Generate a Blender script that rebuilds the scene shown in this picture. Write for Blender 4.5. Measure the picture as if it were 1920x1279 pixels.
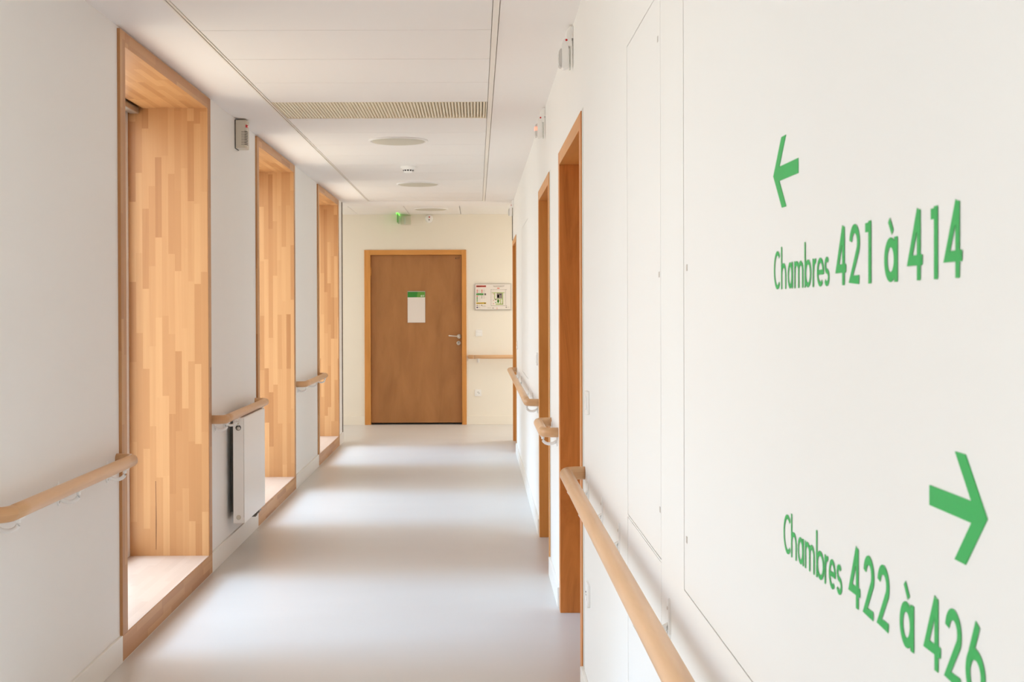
import bpy, math, random
from mathutils import Vector, Matrix
random.seed(7)
for o in list(bpy.data.objects):
    bpy.data.objects.remove(o)
COL = bpy.context.scene.collection
SC = bpy.context.scene
R = math.radians

# ------------------------------------------------------------------ camera
cd = bpy.data.cameras.new('camera'); cam = bpy.data.objects.new('camera', cd); COL.objects.link(cam)
pitch, roll = R(0.4), R(0.18)
d = Vector((0, math.cos(pitch), -math.sin(pitch))); u0 = Vector((0, math.sin(pitch), math.cos(pitch))); r0 = Vector((1, 0, 0))
rr = math.cos(roll)*r0 - math.sin(roll)*u0; uu = math.cos(roll)*u0 + math.sin(roll)*r0
M = Matrix((rr, uu, -d)).transposed().to_4x4(); M.translation = Vector((0, 0, 1.4))
cam.matrix_world = M
cd.sensor_width = 36.0; cd.lens = 2400*36/1920.0
cd.shift_x = 0.034348; cd.shift_y = -0.022784
cd.clip_start = 0.02; cd.clip_end = 200
cd.dof.use_dof = True; cd.dof.focus_distance = 5.0; cd.dof.aperture_fstop = 20
SC.camera = cam

# ------------------------------------------------------------------ world, light, exposure
W = bpy.data.worlds.new('sky'); SC.world = W; W.use_nodes = True
nt = W.node_tree; nt.nodes.clear()
out = nt.nodes.new('ShaderNodeOutputWorld'); bg = nt.nodes.new('ShaderNodeBackground')
tc = nt.nodes.new('ShaderNodeTexCoord'); sp = nt.nodes.new('ShaderNodeSeparateXYZ'); cr = nt.nodes.new('ShaderNodeValToRGB')
nt.links.new(tc.outputs['Generated'], sp.inputs[0]); nt.links.new(sp.outputs['Z'], cr.inputs['Fac'])
mr = nt.nodes.new('ShaderNodeMapRange'); mr.inputs['From Min'].default_value = -1; mr.inputs['From Max'].default_value = 1
nt.links.new(sp.outputs['Z'], mr.inputs['Value']); nt.links.new(mr.outputs['Result'], cr.inputs['Fac'])
e = cr.color_ramp.elements
e[0].position = 0.0; e[0].color = (0.50, 0.42, 0.34, 1)
e[1].position = 1.0; e[1].color = (0.90, 0.98, 1.15, 1)
a = e.new(0.485); a.color = (0.48, 0.46, 0.44, 1)
a = e.new(0.515); a.color = (0.62, 0.66, 0.72, 1)
nt.links.new(cr.outputs['Color'], bg.inputs['Color']); bg.inputs['Strength'].default_value = 6.4
nt.links.new(bg.outputs[0], out.inputs[0])
vs = SC.view_settings
vs.view_transform = 'Standard'; vs.look = 'None'; vs.gamma = 1.0; vs.exposure = 0.16; vs.use_curve_mapping = False
cy = SC.cycles
cy.max_bounces = 14; cy.diffuse_bounces = 10; cy.glossy_bounces = 4; cy.transparent_max_bounces = 8
cy.use_denoising = True; cy.sample_clamp_indirect = 8; cy.caustics_reflective = False; cy.caustics_refractive = False

def area(name, loc, rot, sx, sy, power, color=(1, 1, 1), portal=False):
    l = bpy.data.lights.new(name, 'AREA'); l.shape = 'RECTANGLE'; l.size = sx; l.size_y = sy; l.energy = power; l.color = color
    if portal: l.cycles.is_portal = True
    o = bpy.data.objects.new(name, l); COL.objects.link(o); o.location = loc; o.rotation_euler = rot
    return o

sl = bpy.data.lights.new('hazy_sun', 'SUN'); sl.energy = 2.4; sl.angle = R(18); sl.color = (0.36, 0.63, 1.0)
so = bpy.data.objects.new('hazy_sun', sl); COL.objects.link(so); so.rotation_euler = (0, R(-(90-43)), 0)   # shines square through the windows, from high
XL, XR, ZC = -1.42, 0.385, 2.525
YR = 13.60
YB, YE, YW = -3.2, 15.46, 13.46          # back wall, end wall, end of the corridor walls
WIN = [(-1.27, 0.44), (1.89, 3.60), (5.070, 6.790), (8.225, 9.945), (11.385, 13.10)]
for i, (a0, a1) in enumerate(WIN):       # daylight portals in the window openings
    area('window_daylight', (-1.97, (a0+a1)/2, 1.28), (0, R(-90), 0), 2.4, 1.6, 1, portal=True)
area('window_daylight', (2.98, 14.6, 1.4), (0, R(90), 0), 2.2, 1.5, 1, portal=True)  # portals for the two windows added in the side wings
area('window_daylight', (-4.48, 14.6, 1.4), (0, R(-90), 0), 2.2, 1.5, 1, portal=True)

area('crossing_fill_light', (2.0, 14.6, 2.50), (0, 0, 0), 0.6, 0.6, 24, (1.0, 0.93, 0.84))  # unseen fill lights added to brighten the end wall, without any fitting
area('crossing_fill_light', (-3.2, 14.6, 2.50), (0, 0, 0), 0.6, 0.6, 12, (1.0, 0.93, 0.84))
# ------------------------------------------------------------------ materials
def mat(name, color, rough=0.5, metal=0.0, spec=0.5, emit=None, estr=0.0, coat=0.0):
    m = bpy.data.materials.new(name); m.use_nodes = True
    b = m.node_tree.nodes['Principled BSDF']
    b.inputs['Base Color'].default_value = (*color, 1); b.inputs['Roughness'].default_value = rough
    b.inputs['Metallic'].default_value = metal; b.inputs['Specular IOR Level'].default_value = spec
    b.inputs['Coat Weight'].default_value = coat
    if emit: b.inputs['Emission Color'].default_value = (*emit, 1); b.inputs['Emission Strength'].default_value = estr
    return m
def noisy(name, c1, c2, scale, rough=0.6, bump=0.0, detail=4, stretch=(1, 1, 1), spec=0.4, bscale=None):
    m = mat(name, c1, rough, spec=spec); n = m.node_tree; b = n.nodes['Principled BSDF']
    t = n.nodes.new('ShaderNodeTexCoord'); mp = n.nodes.new('ShaderNodeMapping'); mp.inputs['Scale'].default_value = stretch
    no = n.nodes.new('ShaderNodeTexNoise'); no.inputs['Scale'].default_value = scale; no.inputs['Detail'].default_value = detail
    mx = n.nodes.new('ShaderNodeMix'); mx.data_type = 'RGBA'; mx.inputs['A'].default_value = (*c1, 1); mx.inputs['B'].default_value = (*c2, 1)
    n.links.new(t.outputs['Object'], mp.inputs[0]); n.links.new(mp.outputs[0], no.inputs[0])
    n.links.new(no.outputs['Fac'], mx.inputs['Factor']); n.links.new(mx.outputs['Result'], b.inputs['Base Color'])
    if bump:
        n2 = n.nodes.new('ShaderNodeTexNoise'); n2.inputs['Scale'].default_value = bscale or scale*20
        n.links.new(t.outputs['Object'], n2.inputs[0])
        bp = n.nodes.new('ShaderNodeBump'); bp.inputs['Strength'].default_value = bump; bp.inputs['Distance'].default_value = 0.001
        n.links.new(n2.outputs['Fac'], bp.inputs['Height']); n.links.new(bp.outputs[0], b.inputs['Normal'])
    return m
def math_node(n, op, a, b=None):
    k = n.nodes.new('ShaderNodeMath'); k.operation = op
    for i, v in enumerate((a, b)):
        if v is None: continue
        if isinstance(v, (int, float)): k.inputs[i].default_value = v
        else: n.links.new(v, k.inputs[i])
    return k.outputs[0]
def wood(name, cols, rough=0.4, stave=0.043, length=0.55, grain=0.25, figure=0.0, coat=0.0, vs=14.0):
    """uv: u runs along the grain (metres), v across. stave=0 means an unjointed board."""
    m = mat(name, cols[0], rough, spec=0.4, coat=coat); n = m.node_tree; b = n.nodes['Principled BSDF']
    uv = n.nodes.new('ShaderNodeUVMap'); uv.uv_map = 'UVMap'
    s = n.nodes.new('ShaderNodeSeparateXYZ'); n.links.new(uv.outputs[0], s.inputs[0]); U, V = s.outputs[0], s.outputs[1]
    ramp = n.nodes.new('ShaderNodeValToRGB'); r = ramp.color_ramp
    r.elements[0].color = (*cols[0], 1); r.elements[1].color = (*cols[-1], 1)
    for i, c in enumerate(cols[1:-1]):
        el = r.elements.new((i+1)/(len(cols)-1)); el.color = (*c, 1)
    if stave:
        row = math_node(n, 'FLOOR', math_node(n, 'DIVIDE', V, stave))
        w = n.nodes.new('ShaderNodeTexWhiteNoise'); w.noise_dimensions = '1D'; n.links.new(row, w.inputs['W'])
        uo = math_node(n, 'ADD', math_node(n, 'DIVIDE', U, length), math_node(n, 'MULTIPLY', w.outputs['Value'], 7.0))
        cell = math_node(n, 'FLOOR', uo)
        w2 = n.nodes.new('ShaderNodeTexWhiteNoise'); w2.noise_dimensions = '2D'
        cb = n.nodes.new('ShaderNodeCombineXYZ'); n.links.new(cell, cb.inputs[0]); n.links.new(row, cb.inputs[1]); n.links.new(cb.outputs[0], w2.inputs['Vector'])
        base = w2.outputs['Value']
    else:
        base = None
    cb2 = n.nodes.new('ShaderNodeCombineXYZ'); n.links.new(math_node(n, 'MULTIPLY', U, 1.3), cb2.inputs[0])
    n.links.new(math_node(n, 'MULTIPLY', V, vs if stave == 0 else 45.0), cb2.inputs[1])
    if base is not None: n.links.new(math_node(n, 'MULTIPLY', base, 40), cb2.inputs[2])
    g = n.nodes.new('ShaderNodeTexNoise'); g.inputs['Scale'].default_value = 1.0; g.inputs['Detail'].default_value = 5; g.inputs['Roughness'].default_value = 0.6
    g.inputs['Distortion'].default_value = figure
    n.links.new(cb2.outputs[0], g.inputs['Vector'])
    if base is not None:
        f = math_node(n, 'ADD', math_node(n, 'MULTIPLY', base, 1-grain), math_node(n, 'MULTIPLY', g.outputs['Fac'], grain))
    else:
        k = n.nodes.new('ShaderNodeMapRange'); k.inputs['From Min'].default_value = 0.3; k.inputs['From Max'].default_value = 0.7
        n.links.new(g.outputs['Fac'], k.inputs['Value']); f = k.outputs['Result']
    n.links.new(f, ramp.inputs['Fac']); n.links.new(ramp.outputs['Color'], b.inputs['Base Color'])
    return m

M_WALL = noisy('white_wall_paint', (0.84, 0.825, 0.80), (0.82, 0.805, 0.78), 3, 0.55, bump=0.06, bscale=350)
M_CREAM = noisy('cream_wall_paint', (0.85, 0.795, 0.70), (0.82, 0.765, 0.67), 2, 0.6, bump=0.05, bscale=350)
M_CEIL = noisy('white_ceiling_paint', (0.84, 0.81, 0.79), (0.82, 0.79, 0.77), 2, 0.8)
M_TRAY = mat('white_metal_tray', (0.81, 0.79, 0.77), 0.5)
M_PROF = mat('ceiling_edge_profile', (0.80, 0.76, 0.70), 0.4)
M_BASE = mat('white_skirting', (0.80, 0.77, 0.72), 0.4)
M_HATCH = mat('white_hatch_board', (0.84, 0.83, 0.81), 0.45)
M_FLOOR = noisy('grey_vinyl_floor', (0.64, 0.61, 0.58), (0.59, 0.56, 0.53), 1.6, 0.38, detail=8, spec=0.5, stretch=(1, 2.2, 1))
BE = [(0.34, 0.142, 0.047), (0.45, 0.212, 0.079), (0.49, 0.243, 0.096), (0.57, 0.308, 0.132), (0.47, 0.218, 0.083)]
SB = [(0.50, 0.37, 0.29), (0.54, 0.405, 0.32), (0.57, 0.44, 0.35)]  # beech paled in colour to imitate daylight burning out the sill
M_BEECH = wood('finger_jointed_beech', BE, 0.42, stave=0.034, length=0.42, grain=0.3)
M_SILL = wood('overexposed_sill_beech', SB, 0.35, stave=0.034, length=0.42, grain=0.3)
M_FRAME = wood('stained_door_frame_wood', [(0.56, 0.24, 0.055), (0.63, 0.28, 0.07), (0.68, 0.31, 0.085)], 0.4, stave=0, figure=0.6)
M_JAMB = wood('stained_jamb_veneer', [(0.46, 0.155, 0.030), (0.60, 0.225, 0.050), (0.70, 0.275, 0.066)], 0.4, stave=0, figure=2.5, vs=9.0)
M_LEAF = wood('walnut_door_laminate', [(0.32, 0.140, 0.046), (0.385, 0.175, 0.060), (0.43, 0.200, 0.070)], 0.42, stave=0, figure=0.4, vs=5.0)
M_RAIL = wood('beech_handrail_wood', [(0.60, 0.355, 0.18), (0.69, 0.425, 0.235), (0.76, 0.48, 0.275)], 0.36, stave=0, figure=0.3)
M_ELBOW = wood('beech_elbow_wood', [(0.50, 0.275, 0.125), (0.60, 0.345, 0.17), (0.67, 0.40, 0.21)], 0.36, stave=0, figure=0.6)
M_PLAST = mat('white_plastic', (0.86, 0.85, 0.83), 0.35)
M_PLAST2 = mat('cream_plastic', (0.64, 0.59, 0.49), 0.4)
M_CLEAR = mat('translucent_lens', (0.62, 0.61, 0.59), 0.2)
M_RAD = mat('radiator_enamel', (0.90, 0.88, 0.85), 0.3)
M_DARK = mat('dark_recess', (0.03, 0.025, 0.02), 0.7)
M_STEEL = mat('satin_steel', (0.62, 0.58, 0.53), 0.3, metal=0.9)
M_DSTEEL = mat('dull_convector_steel', (0.22, 0.21, 0.19), 0.5, metal=0.4)
M_BRASS = mat('brass_insert', (0.65, 0.5, 0.22), 0.35, metal=0.8)
M_RED = mat('red_indicator_lens', (0.55, 0.01, 0.015), 0.2)
M_REDL = mat('lit_red_signal', (1, 0.2, 0.15), 0.3, emit=(1, 0.16, 0.10), estr=2.2)
M_GREEN = mat('green_vinyl', (0.035, 0.42, 0.10), 0.5, spec=0.25)
M_DGREEN = mat('dark_green_print', (0.03, 0.24, 0.03), 0.4)
M_LGREEN = mat('light_green_print', (0.12, 0.33, 0.05), 0.4)
M_GLOW = mat('lit_green_edge', (0.2, 0.9, 0.1), 0.3, emit=(0.22, 0.95, 0.12), estr=1.1)
M_ACRY = mat('green_acrylic', (0.14, 0.42, 0.10), 0.15)
M_PAPER = mat('white_paper', (0.78, 0.72, 0.68), 0.5)
M_BOARD = mat('plan_board', (0.80, 0.74, 0.68), 0.4)
M_ALU = mat('brushed_aluminium', (0.55, 0.52, 0.48), 0.35, metal=0.8)
M_DISC = mat('opal_diffuser', (0.55, 0.52, 0.43), 0.5)
M_GRIL = mat('beige_grille', (0.82, 0.75, 0.60), 0.5)
M_GRILB = mat('grille_backing', (0.62, 0.55, 0.42), 0.8)
M_SEAL = mat('grey_seal', (0.60, 0.60, 0.55), 0.5)
M_TRIMD = mat('dark_brown_strip', (0.13, 0.10, 0.07), 0.5)
M_PVC = mat('white_window_frame', (0.85, 0.85, 0.83), 0.3)
M_BLACK = mat('black_print', (0.03, 0.03, 0.035), 0.5)
M_WPRINT = mat('white_print', (0.85, 0.87, 0.8), 0.5)
PR = {k: mat(k+'_print', c, 0.5) for k, c in dict(red=(0.62, 0.10, 0.07), salmon=(0.72, 0.28, 0.22), green=(0.10, 0.32, 0.08), yellow=(0.70, 0.45, 0.02),
      grey=(0.28, 0.23, 0.20), pale=(0.52, 0.50, 0.40), lime=(0.42, 0.52, 0.18), leaf=(0.10, 0.35, 0.03), navy=(0.05, 0.04, 0.12)).items()}
def glass_mat():
    m = bpy.data.materials.new('window_glass'); m.use_nodes = True; n = m.node_tree; n.nodes.clear()
    o = n.nodes.new('ShaderNodeOutputMaterial'); t = n.nodes.new('ShaderNodeBsdfTransparent'); g = n.nodes.new('ShaderNodeBsdfGlossy')
    g.inputs['Roughness'].default_value = 0.02; f = n.nodes.new('ShaderNodeFresnel'); f.inputs['IOR'].default_value = 1.45; x = n.nodes.new('ShaderNodeMixShader')
    t.inputs['Color'].default_value = (0.93, 0.96, 0.95, 1)
    geo = n.nodes.new('ShaderNodeNewGeometry'); inv = n.nodes.new('ShaderNodeMath'); inv.operation = 'SUBTRACT'; inv.inputs[0].default_value = 1.0
    n.links.new(geo.outputs['Backfacing'], inv.inputs[1]); mu = n.nodes.new('ShaderNodeMath'); mu.operation = 'MULTIPLY'
    n.links.new(f.outputs[0], mu.inputs[0]); n.links.new(inv.outputs[0], mu.inputs[1])
    n.links.new(mu.outputs[0], x.inputs[0]); n.links.new(t.outputs[0], x.inputs[1]); n.links.new(g.outputs[0], x.inputs[2]); n.links.new(x.outputs[0], o.inputs[0])
    return m
M_GLASS = glass_mat()
M_STREAK = mat('dark_grain_streak', (0.22, 0.09, 0.03), 0.5)

# ------------------------------------------------------------------ mesh helpers
class MB:
    def __init__(s): s.v = []; s.f = []; s.uv = []; s.sm = []; s.mi = []
    def face(s, pts, uvs=None, smooth=False, mi=0):
        i = len(s.v); s.v += [tuple(p) for p in pts]; s.f.append(list(range(i, i+len(pts))))
        s.uv += uvs or [(p[0], p[1]) for p in pts]; s.sm.append(smooth); s.mi.append(mi)
    def quadgrain(s, pts, grain, off, mi=0):
        n = (Vector(pts[1])-Vector(pts[0])).cross(Vector(pts[2])-Vector(pts[0])); ax = max(range(3), key=lambda k: abs(n[k]))
        oth = [k for k in range(3) if k != ax]; g = 'xyz'.index(grain)
        if g in oth: ua, va = g, [k for k in oth if k != g][0]
        else: ua, va = oth
        s.face(pts, [(p[ua]+off[0], p[va]+off[1]) for p in pts], mi=mi)
    def box(s, x0, x1, y0, y1, z0, z1, grain='z', mi=0, off=None):
        if off is None: off = (random.random()*9, random.random()*9)
        P = [(x, y, z) for x in (x0, x1) for y in (y0, y1) for z in (z0, z1)]
        for q in ((0, 1, 3, 2), (4, 6, 7, 5), (0, 4, 5, 1), (2, 3, 7, 6), (0, 2, 6, 4), (1, 5, 7, 3)):
            s.quadgrain([P[k] for k in q], grain, off, mi)
        return s
    def prism(s, poly, axis, a0, a1, mi=0):
        """poly: 2D points in the plane across axis; ('x' -> (y,z), 'y' -> (x,z), 'z' -> (x,y))"""
        def P(p, a): return {'x': (a, p[0], p[1]), 'y': (p[0], a, p[1]), 'z': (p[0], p[1], a)}[axis]
        ar = sum(poly[i][0]*poly[(i+1) % len(poly)][1]-poly[(i+1) % len(poly)][0]*poly[i][1] for i in range(len(poly)))
        if (ar > 0) == (axis == 'y'): poly = poly[::-1]
        A = [P(p, a0) for p in poly]; B = [P(p, a1) for p in poly]
        if a1 < a0: A, B = B, A
        s.face(A[::-1], mi=mi); s.face(B, mi=mi); n = len(poly)
        for i in range(n):
            j = (i+1) % n; s.face([A[i], A[j], B[j], B[i]], mi=mi)
        return s
    def tube(s, path, r, seg=16, caps=True, ry=None, mi=0, uoff=0):
        path = [Vector(p) for p in path]; rings = []; L = 0; up = Vector((0, 0, 1)); n = len(path)
        for i, p in enumerate(path):
            t = (path[min(i+1, n-1)]-path[max(i-1, 0)]).normalized()
            if i: L += (p-path[i-1]).length
            a = up if abs(t.dot(up)) < 0.95 else Vector((1, 0, 0))
            sx = t.cross(a).normalized(); sy = sx.cross(t)
            rings.append(([p+sx*math.cos(2*math.pi*k/seg)*r+sy*math.sin(2*math.pi*k/seg)*(ry or r) for k in range(seg)], L))
        c = 2*math.pi*r
        for (A, la), (B, lb) in zip(rings, rings[1:]):
            for k in range(seg):
                j = (k+1) % seg
                s.face([A[k], A[j], B[j], B[k]], [(la+uoff, c*k/seg), (la+uoff, c*(k+1)/seg), (lb+uoff, c*(k+1)/seg), (lb+uoff, c*k/seg)], True, mi)
        if caps:
            s.face(rings[0][0][::-1], mi=mi); s.face(rings[-1][0], mi=mi)
        return s
    def lathe(s, prof, c, axis='z', seg=32, mi=0):
        """prof: list of (radius, height) along axis from centre c"""
        def P(r, h, k):
            a = 2*math.pi*k/seg; x, y = r*math.cos(a), r*math.sin(a)
            v = {'z': (x, y, h), 'x': (h, x, y), 'y': (y, h, x)}[axis]
            return (c[0]+v[0], c[1]+v[1], c[2]+v[2])
        for (r1, h1), (r2, h2) in zip(prof, prof[1:]):
            for k in range(seg):
                q = [P(r1, h1, k), P(r1, h1, k+1), P(r2, h2, k+1), P(r2, h2, k)]
                if r1 < 1e-6: q = q[1:]
                elif r2 < 1e-6: q = q[:3]
                s.face(q, smooth=True, mi=mi)
        return s
    def ribbon(s, pts, w, plane, depth):
        """stroke of width w through 2D pts; plane(p2, d) maps to 3D"""
        n = len(pts); P = [Vector(p) for p in pts]; L = []; Rr = []
        for i in range(n):
            a = (P[i]-P[i-1]).normalized() if i else None; b = (P[i+1]-P[i]).normalized() if i < n-1 else None
            if a is None: a = b
            if b is None: b = a
            na = Vector((-a.y, a.x)); nb = Vector((-b.y, b.x)); m = (na+nb)
            m = m.normalized() if m.length > 1e-5 else na
            k = min(1/max(m.dot(na), 0.3), 1.9)
            L.append(P[i]+m*w/2*k); Rr.append(P[i]-m*w/2*k)
        for i in range(n-1):
            q = [L[i], L[i+1], Rr[i+1], Rr[i]]
            T = [plane(p, depth) for p in q]; B = [plane(p, 0) for p in q]
            s.face(T); 
            for j in range(4): s.face([T[j], B[j], B[(j+1) % 4], T[(j+1) % 4]])
        return s
    def build(s, name, mats, parent=None, bevel=0, origin=None, merge=True):
        me = bpy.data.meshes.new(name)
        o3 = Vector(origin) if origin else Vector((0, 0, 0))
        me.from_pydata([tuple(Vector(v)-o3) for v in s.v], [], s.f)
        if not isinstance(mats, (list, tuple)): mats = [mats]
        for m in mats: me.materials.append(m)
        ul = me.uv_layers.new(name='UVMap')
        for i, uv in enumerate(s.uv): ul.data[i].uv = uv
        for i, p in enumerate(me.polygons): p.use_smooth = s.sm[i]; p.material_index = s.mi[i]
        if merge:
            import bmesh
            b = bmesh.new(); b.from_mesh(me); bmesh.ops.remove_doubles(b, verts=b.verts, dist=1e-6)
            if merge != 'flat': bmesh.ops.recalc_face_normals(b, faces=b.faces)
            b.to_mesh(me); b.free()
        o = bpy.data.objects.new(name, me); COL.objects.link(o)
        if origin: o.location = o3
        if parent is not None: o.parent = parent
        if bevel:
            k = o.modifiers.new('bevel', 'BEVEL'); k.width = bevel; k.segments = 2; k.limit_method = 'ANGLE'
        return o
def thing(name, label, cat, loc, rotz=0, group=None):
    o = bpy.data.objects.new(name, None); COL.objects.link(o); o.location = loc; o.rotation_euler = (0, 0, rotz); o.empty_display_size = 0.1
    o['label'] = label; o['category'] = cat
    if group: o['group'] = group
    return o
def tag(o, label, cat, group=None):
    o['label'] = label; o['category'] = cat
    if group: o['group'] = group
    return o
def struct(o, label=None):
    o['kind'] = 'structure'
    if label: o['label'] = label
    return o
def sempty(name, loc, label=None):
    o = bpy.data.objects.new(name, None); COL.objects.link(o); o.location = loc; o.empty_display_size = 0.1
    return struct(o, label)
def slab(axis, a0, a1, us, vs_, holes, grain='z'):
    """thick sheet across axis with rectangular holes (u0,u1,v0,v1); only outside faces are made"""
    m = MB(); U = sorted(set([us[0], us[1]]+[x for h in holes for x in h[:2] if us[0] < x < us[1]]))
    V = sorted(set([vs_[0], vs_[1]]+[x for h in holes for x in h[2:] if vs_[0] < x < vs_[1]]))
    def solid(i, j):
        if not (0 <= i < len(U)-1 and 0 <= j < len(V)-1): return False
        cu, cv = (U[i]+U[i+1])/2, (V[j]+V[j+1])/2
        return not any(h[0] < cu < h[1] and h[2] < cv < h[3] for h in holes)
    def P(a, u, v): return {'x': (a, u, v), 'y': (u, a, v), 'z': (u, v, a)}[axis]
    for i in range(len(U)-1):
        for j in range(len(V)-1):
            if not solid(i, j): continue
            u0, u1, v0, v1 = U[i], U[i+1], V[j], V[j+1]
            m.face([P(a0, u0, v0), P(a0, u0, v1), P(a0, u1, v1), P(a0, u1, v0)]); m.face([P(a1, u0, v0), P(a1, u1, v0), P(a1, u1, v1), P(a1, u0, v1)])
            if not solid(i-1, j): m.face([P(a0, u0, v0), P(a1, u0, v0), P(a1, u0, v1), P(a0, u0, v1)])
            if not solid(i+1, j): m.face([P(a0, u1, v0), P(a0, u1, v1), P(a1, u1, v1), P(a1, u1, v0)])
            if not solid(i, j-1): m.face([P(a0, u0, v0), P(a0, u1, v0), P(a1, u1, v0), P(a1, u0, v0)])
            if not solid(i, j+1): m.face([P(a0, u0, v1), P(a1, u0, v1), P(a1, u1, v1), P(a0, u1, v1)])
    return m

# ------------------------------------------------------------------ the shell
fl = MB().prism([(-1.97, YB-0.2), (XR+0.35, YB-0.2), (XR+0.35, 13.2), (3.3, 13.2), (3.3, YE+0.3), (-4.8, YE+0.3), (-4.8, 13.2), (-1.97, 13.2)], 'z', -0.15, 0.0); struct(fl.build('floor', M_FLOOR), 'pale grey vinyl floor of the corridor')
struct(slab('x', -1.97, XL, (YB, YW), (0, 2.75), [(a, b, -0.001 if False else 0.0, 2.515) for a, b in WIN]).build('wall_left', M_WALL), 'white left wall between the windows')
DOORS = [(4.70, 5.94), (6.76, 7.88), (12.42, 13.60)]
HATCH = [(2.676, 3.274, 0.872, 2.068), (2.676, 3.274, 0.075, 0.868), (0.78, 2.384, 0.874, 2.068), (9.62, 10.85, 0.87, 2.08)]
# wall sheet in front of a solid backing, so that the hatches have a real recess
struct(slab('x', XR, XR+0.06, (YB, YR), (0, 2.75), [(a+0.03, b-0.03 if b < 13.4 else b-0.045, 0, 2.10) for a, b in DOORS]+HATCH).build('wall_right', M_WALL), 'white right wall with wooden door frames and hatches')
b = slab('x', XR+0.06, XR+0.30, (YB, YR), (0, 2.75), [(a+0.03, b-0.03 if b < 13.4 else b-0.045, 0, 2.10) for a, b in DOORS])
struct(b.build('wall_right_backing', M_TRIMD))
DX0, DX1 = -1.356, -0.126
struct(slab('y', YE, YE+0.3, (-4.8, 3.3), (0, 2.75), [(DX0+0.03, DX1-0.03, 0, 2.085)]).build('wall_end', M_CREAM), 'cream end wall around the brown door')
struct(MB().box(-1.8, 0.3, YE+0.3, YE+0.35, 0, 2.75).build('wall_end_backing', M_TRIMD))
struct(MB().box(XR+0.3, XR+0.35, YB, YR, 0, 2.75).build('wall_right_outer', M_TRIMD))
struct(MB().box(-1.97, XR+0.3, YB-0.2, YB, 0, 2.75).build('wall_back', M_WALL))
struct(slab('y', 13.2, YW+0.04, (-4.8, -1.97), (0, 2.75), []).build('wall_side_left', M_CREAM))
struct(slab('y', 13.3, YR, (XR+0.35, 3.3), (0, 2.75), []).build('wall_side_right', M_CREAM))
struct(slab('x', -4.8, -4.5, (YW, YE), (0, 2.75), [(13.85, 15.35, 0.3, 2.5)]).build('wall_far_left', M_CREAM))
struct(slab('x', 3.0, 3.3, (YW, YE), (0, 2.75), [(13.85, 15.35, 0.3, 2.5)]).build('wall_far_right', M_CREAM))
# ceiling : plaster border round a field of metal trays
PX0, PX1, PY1 = -1.137, 0.092, 13.376
hol = [(PX0, PX1, YB, PY1)]
ce = struct(slab('z', ZC, ZC+0.08, (XL-0.02, XR+0.02), (YB, 14.0), hol).build('ceiling', M_CEIL), 'white plaster ceiling border along both walls')
struct(MB().prism([(-1.97, YB-0.2), (XR+0.35, YB-0.2), (XR+0.35, 13.2), (3.3, 13.2), (3.3, YE+0.3), (-4.8, YE+0.3), (-4.8, 13.2), (-1.97, 13.2)], 'z', 2.75, 2.9).build('ceiling_slab', M_CEIL))
GY0, GY1 = 6.976, 7.576
tr = MB(); y = 6.976-0.6*17
while y < PY1-0.05:
    y1 = min(y+0.6, PY1)
    if abs(y-GY0) > 0.05: tr.box(PX0+0.022, PX1-0.030, y+0.0028, y1-0.0028, ZC+0.0015, ZC+0.03)
    y += 0.6
tr.build('tray_field', M_TRAY, ce, bevel=0.001)
pf = MB(); pf.box(PX0, PX0+0.008, YB, PY1, ZC-0.003, ZC+0.03); pf.box(PX0+0.012, PX0+0.02, YB, PY1, ZC-0.001, ZC+0.03)
pf.box(PX1-0.028, PX1-0.004, YB, PY1, ZC-0.003, ZC+0.03); pf.box(PX1-0.0015, PX1+0.0005, YB, PY1, ZC-0.0005, ZC+0.03)
pf.build('edge_profile', M_PROF, ce)
bk = MB().box(PX0, PX1, YB, PY1, ZC+0.05, ZC+0.07); bk.build('plenum_backing', M_DARK, ce)
# tiled ceiling of the cross corridor
ct = MB(); x = -1.43-0.62*5
while x < 3.0:
    for yy in (14.004, 14.62, 15.236): ct.box(x+0.003, x+0.617, yy, min(yy+0.612, YE), 2.541, 2.56)
    x += 0.62
c2 = struct(ct.build('ceiling_cross', M_TRAY, bevel=0.001), 'square white ceiling tiles beyond the corridor')
MB().box(-4.8, 3.3, 14.0, YE, 2.57, 2.58).build('tile_grid', M_PROF, c2)
struct(MB().box(-4.5, XL-0.02, YW, 14.0, ZC, ZC+0.08).box(XR+0.02, 3.0, YR, 14.0, ZC, ZC+0.08).build('ceiling_cross_border', M_CEIL))

# skirting boards
def skirt_x(xw, sgn, y0, y1, h=0.107): 
    return (min(xw, xw+sgn*0.012), max(xw, xw+sgn*0.012), y0, y1, 0, h)
ys = [YB]+[v for w in WIN for v in w]+[YW+0.02]
for i in range(0, len(ys), 2): struct(MB().box(*skirt_x(XL, 1, ys[i], ys[i+1])).build('baseboard_left', M_BASE, bevel=0.002), 'white skirting along the left wall')
struct(MB().box(XL-0.55, XL+0.012, YW+0.02, YW+0.052, 0, 0.107).build('baseboard_left', M_BASE, bevel=0.002), 'white skirting along the left wall')
for a0, a1 in ((YB, 4.66), (5.98, 6.72), (7.92, 12.40)): struct(MB().box(*skirt_x(XR, -1, a0, a1, 0.095)).build('baseboard_right', M_BASE, bevel=0.002), 'white skirting along the right wall')
for a0, a1 in ((-4.5, DX0), (DX1, 3.0)): struct(MB().box(a0, a1, YE-0.012, YE, 0, 0.105).build('baseboard_end', M_CREAM, bevel=0.002), 'cream skirting on the end wall')
struct(MB().box(XL-0.0005, XL+0.007, YW, YW+0.04, 0.107, ZC).build('trim_1', M_TRIMD), 'dark vertical strip at the far end of left wall')  # narrow dark brown strip along the wall's far edge
struct(MB().box(XR-0.008, XR+0.02, YR-0.002, YR+0.03, 2.125, ZC).build('trim_2', M_TRIMD), 'dark vertical strip above the farthest right door')

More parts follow.
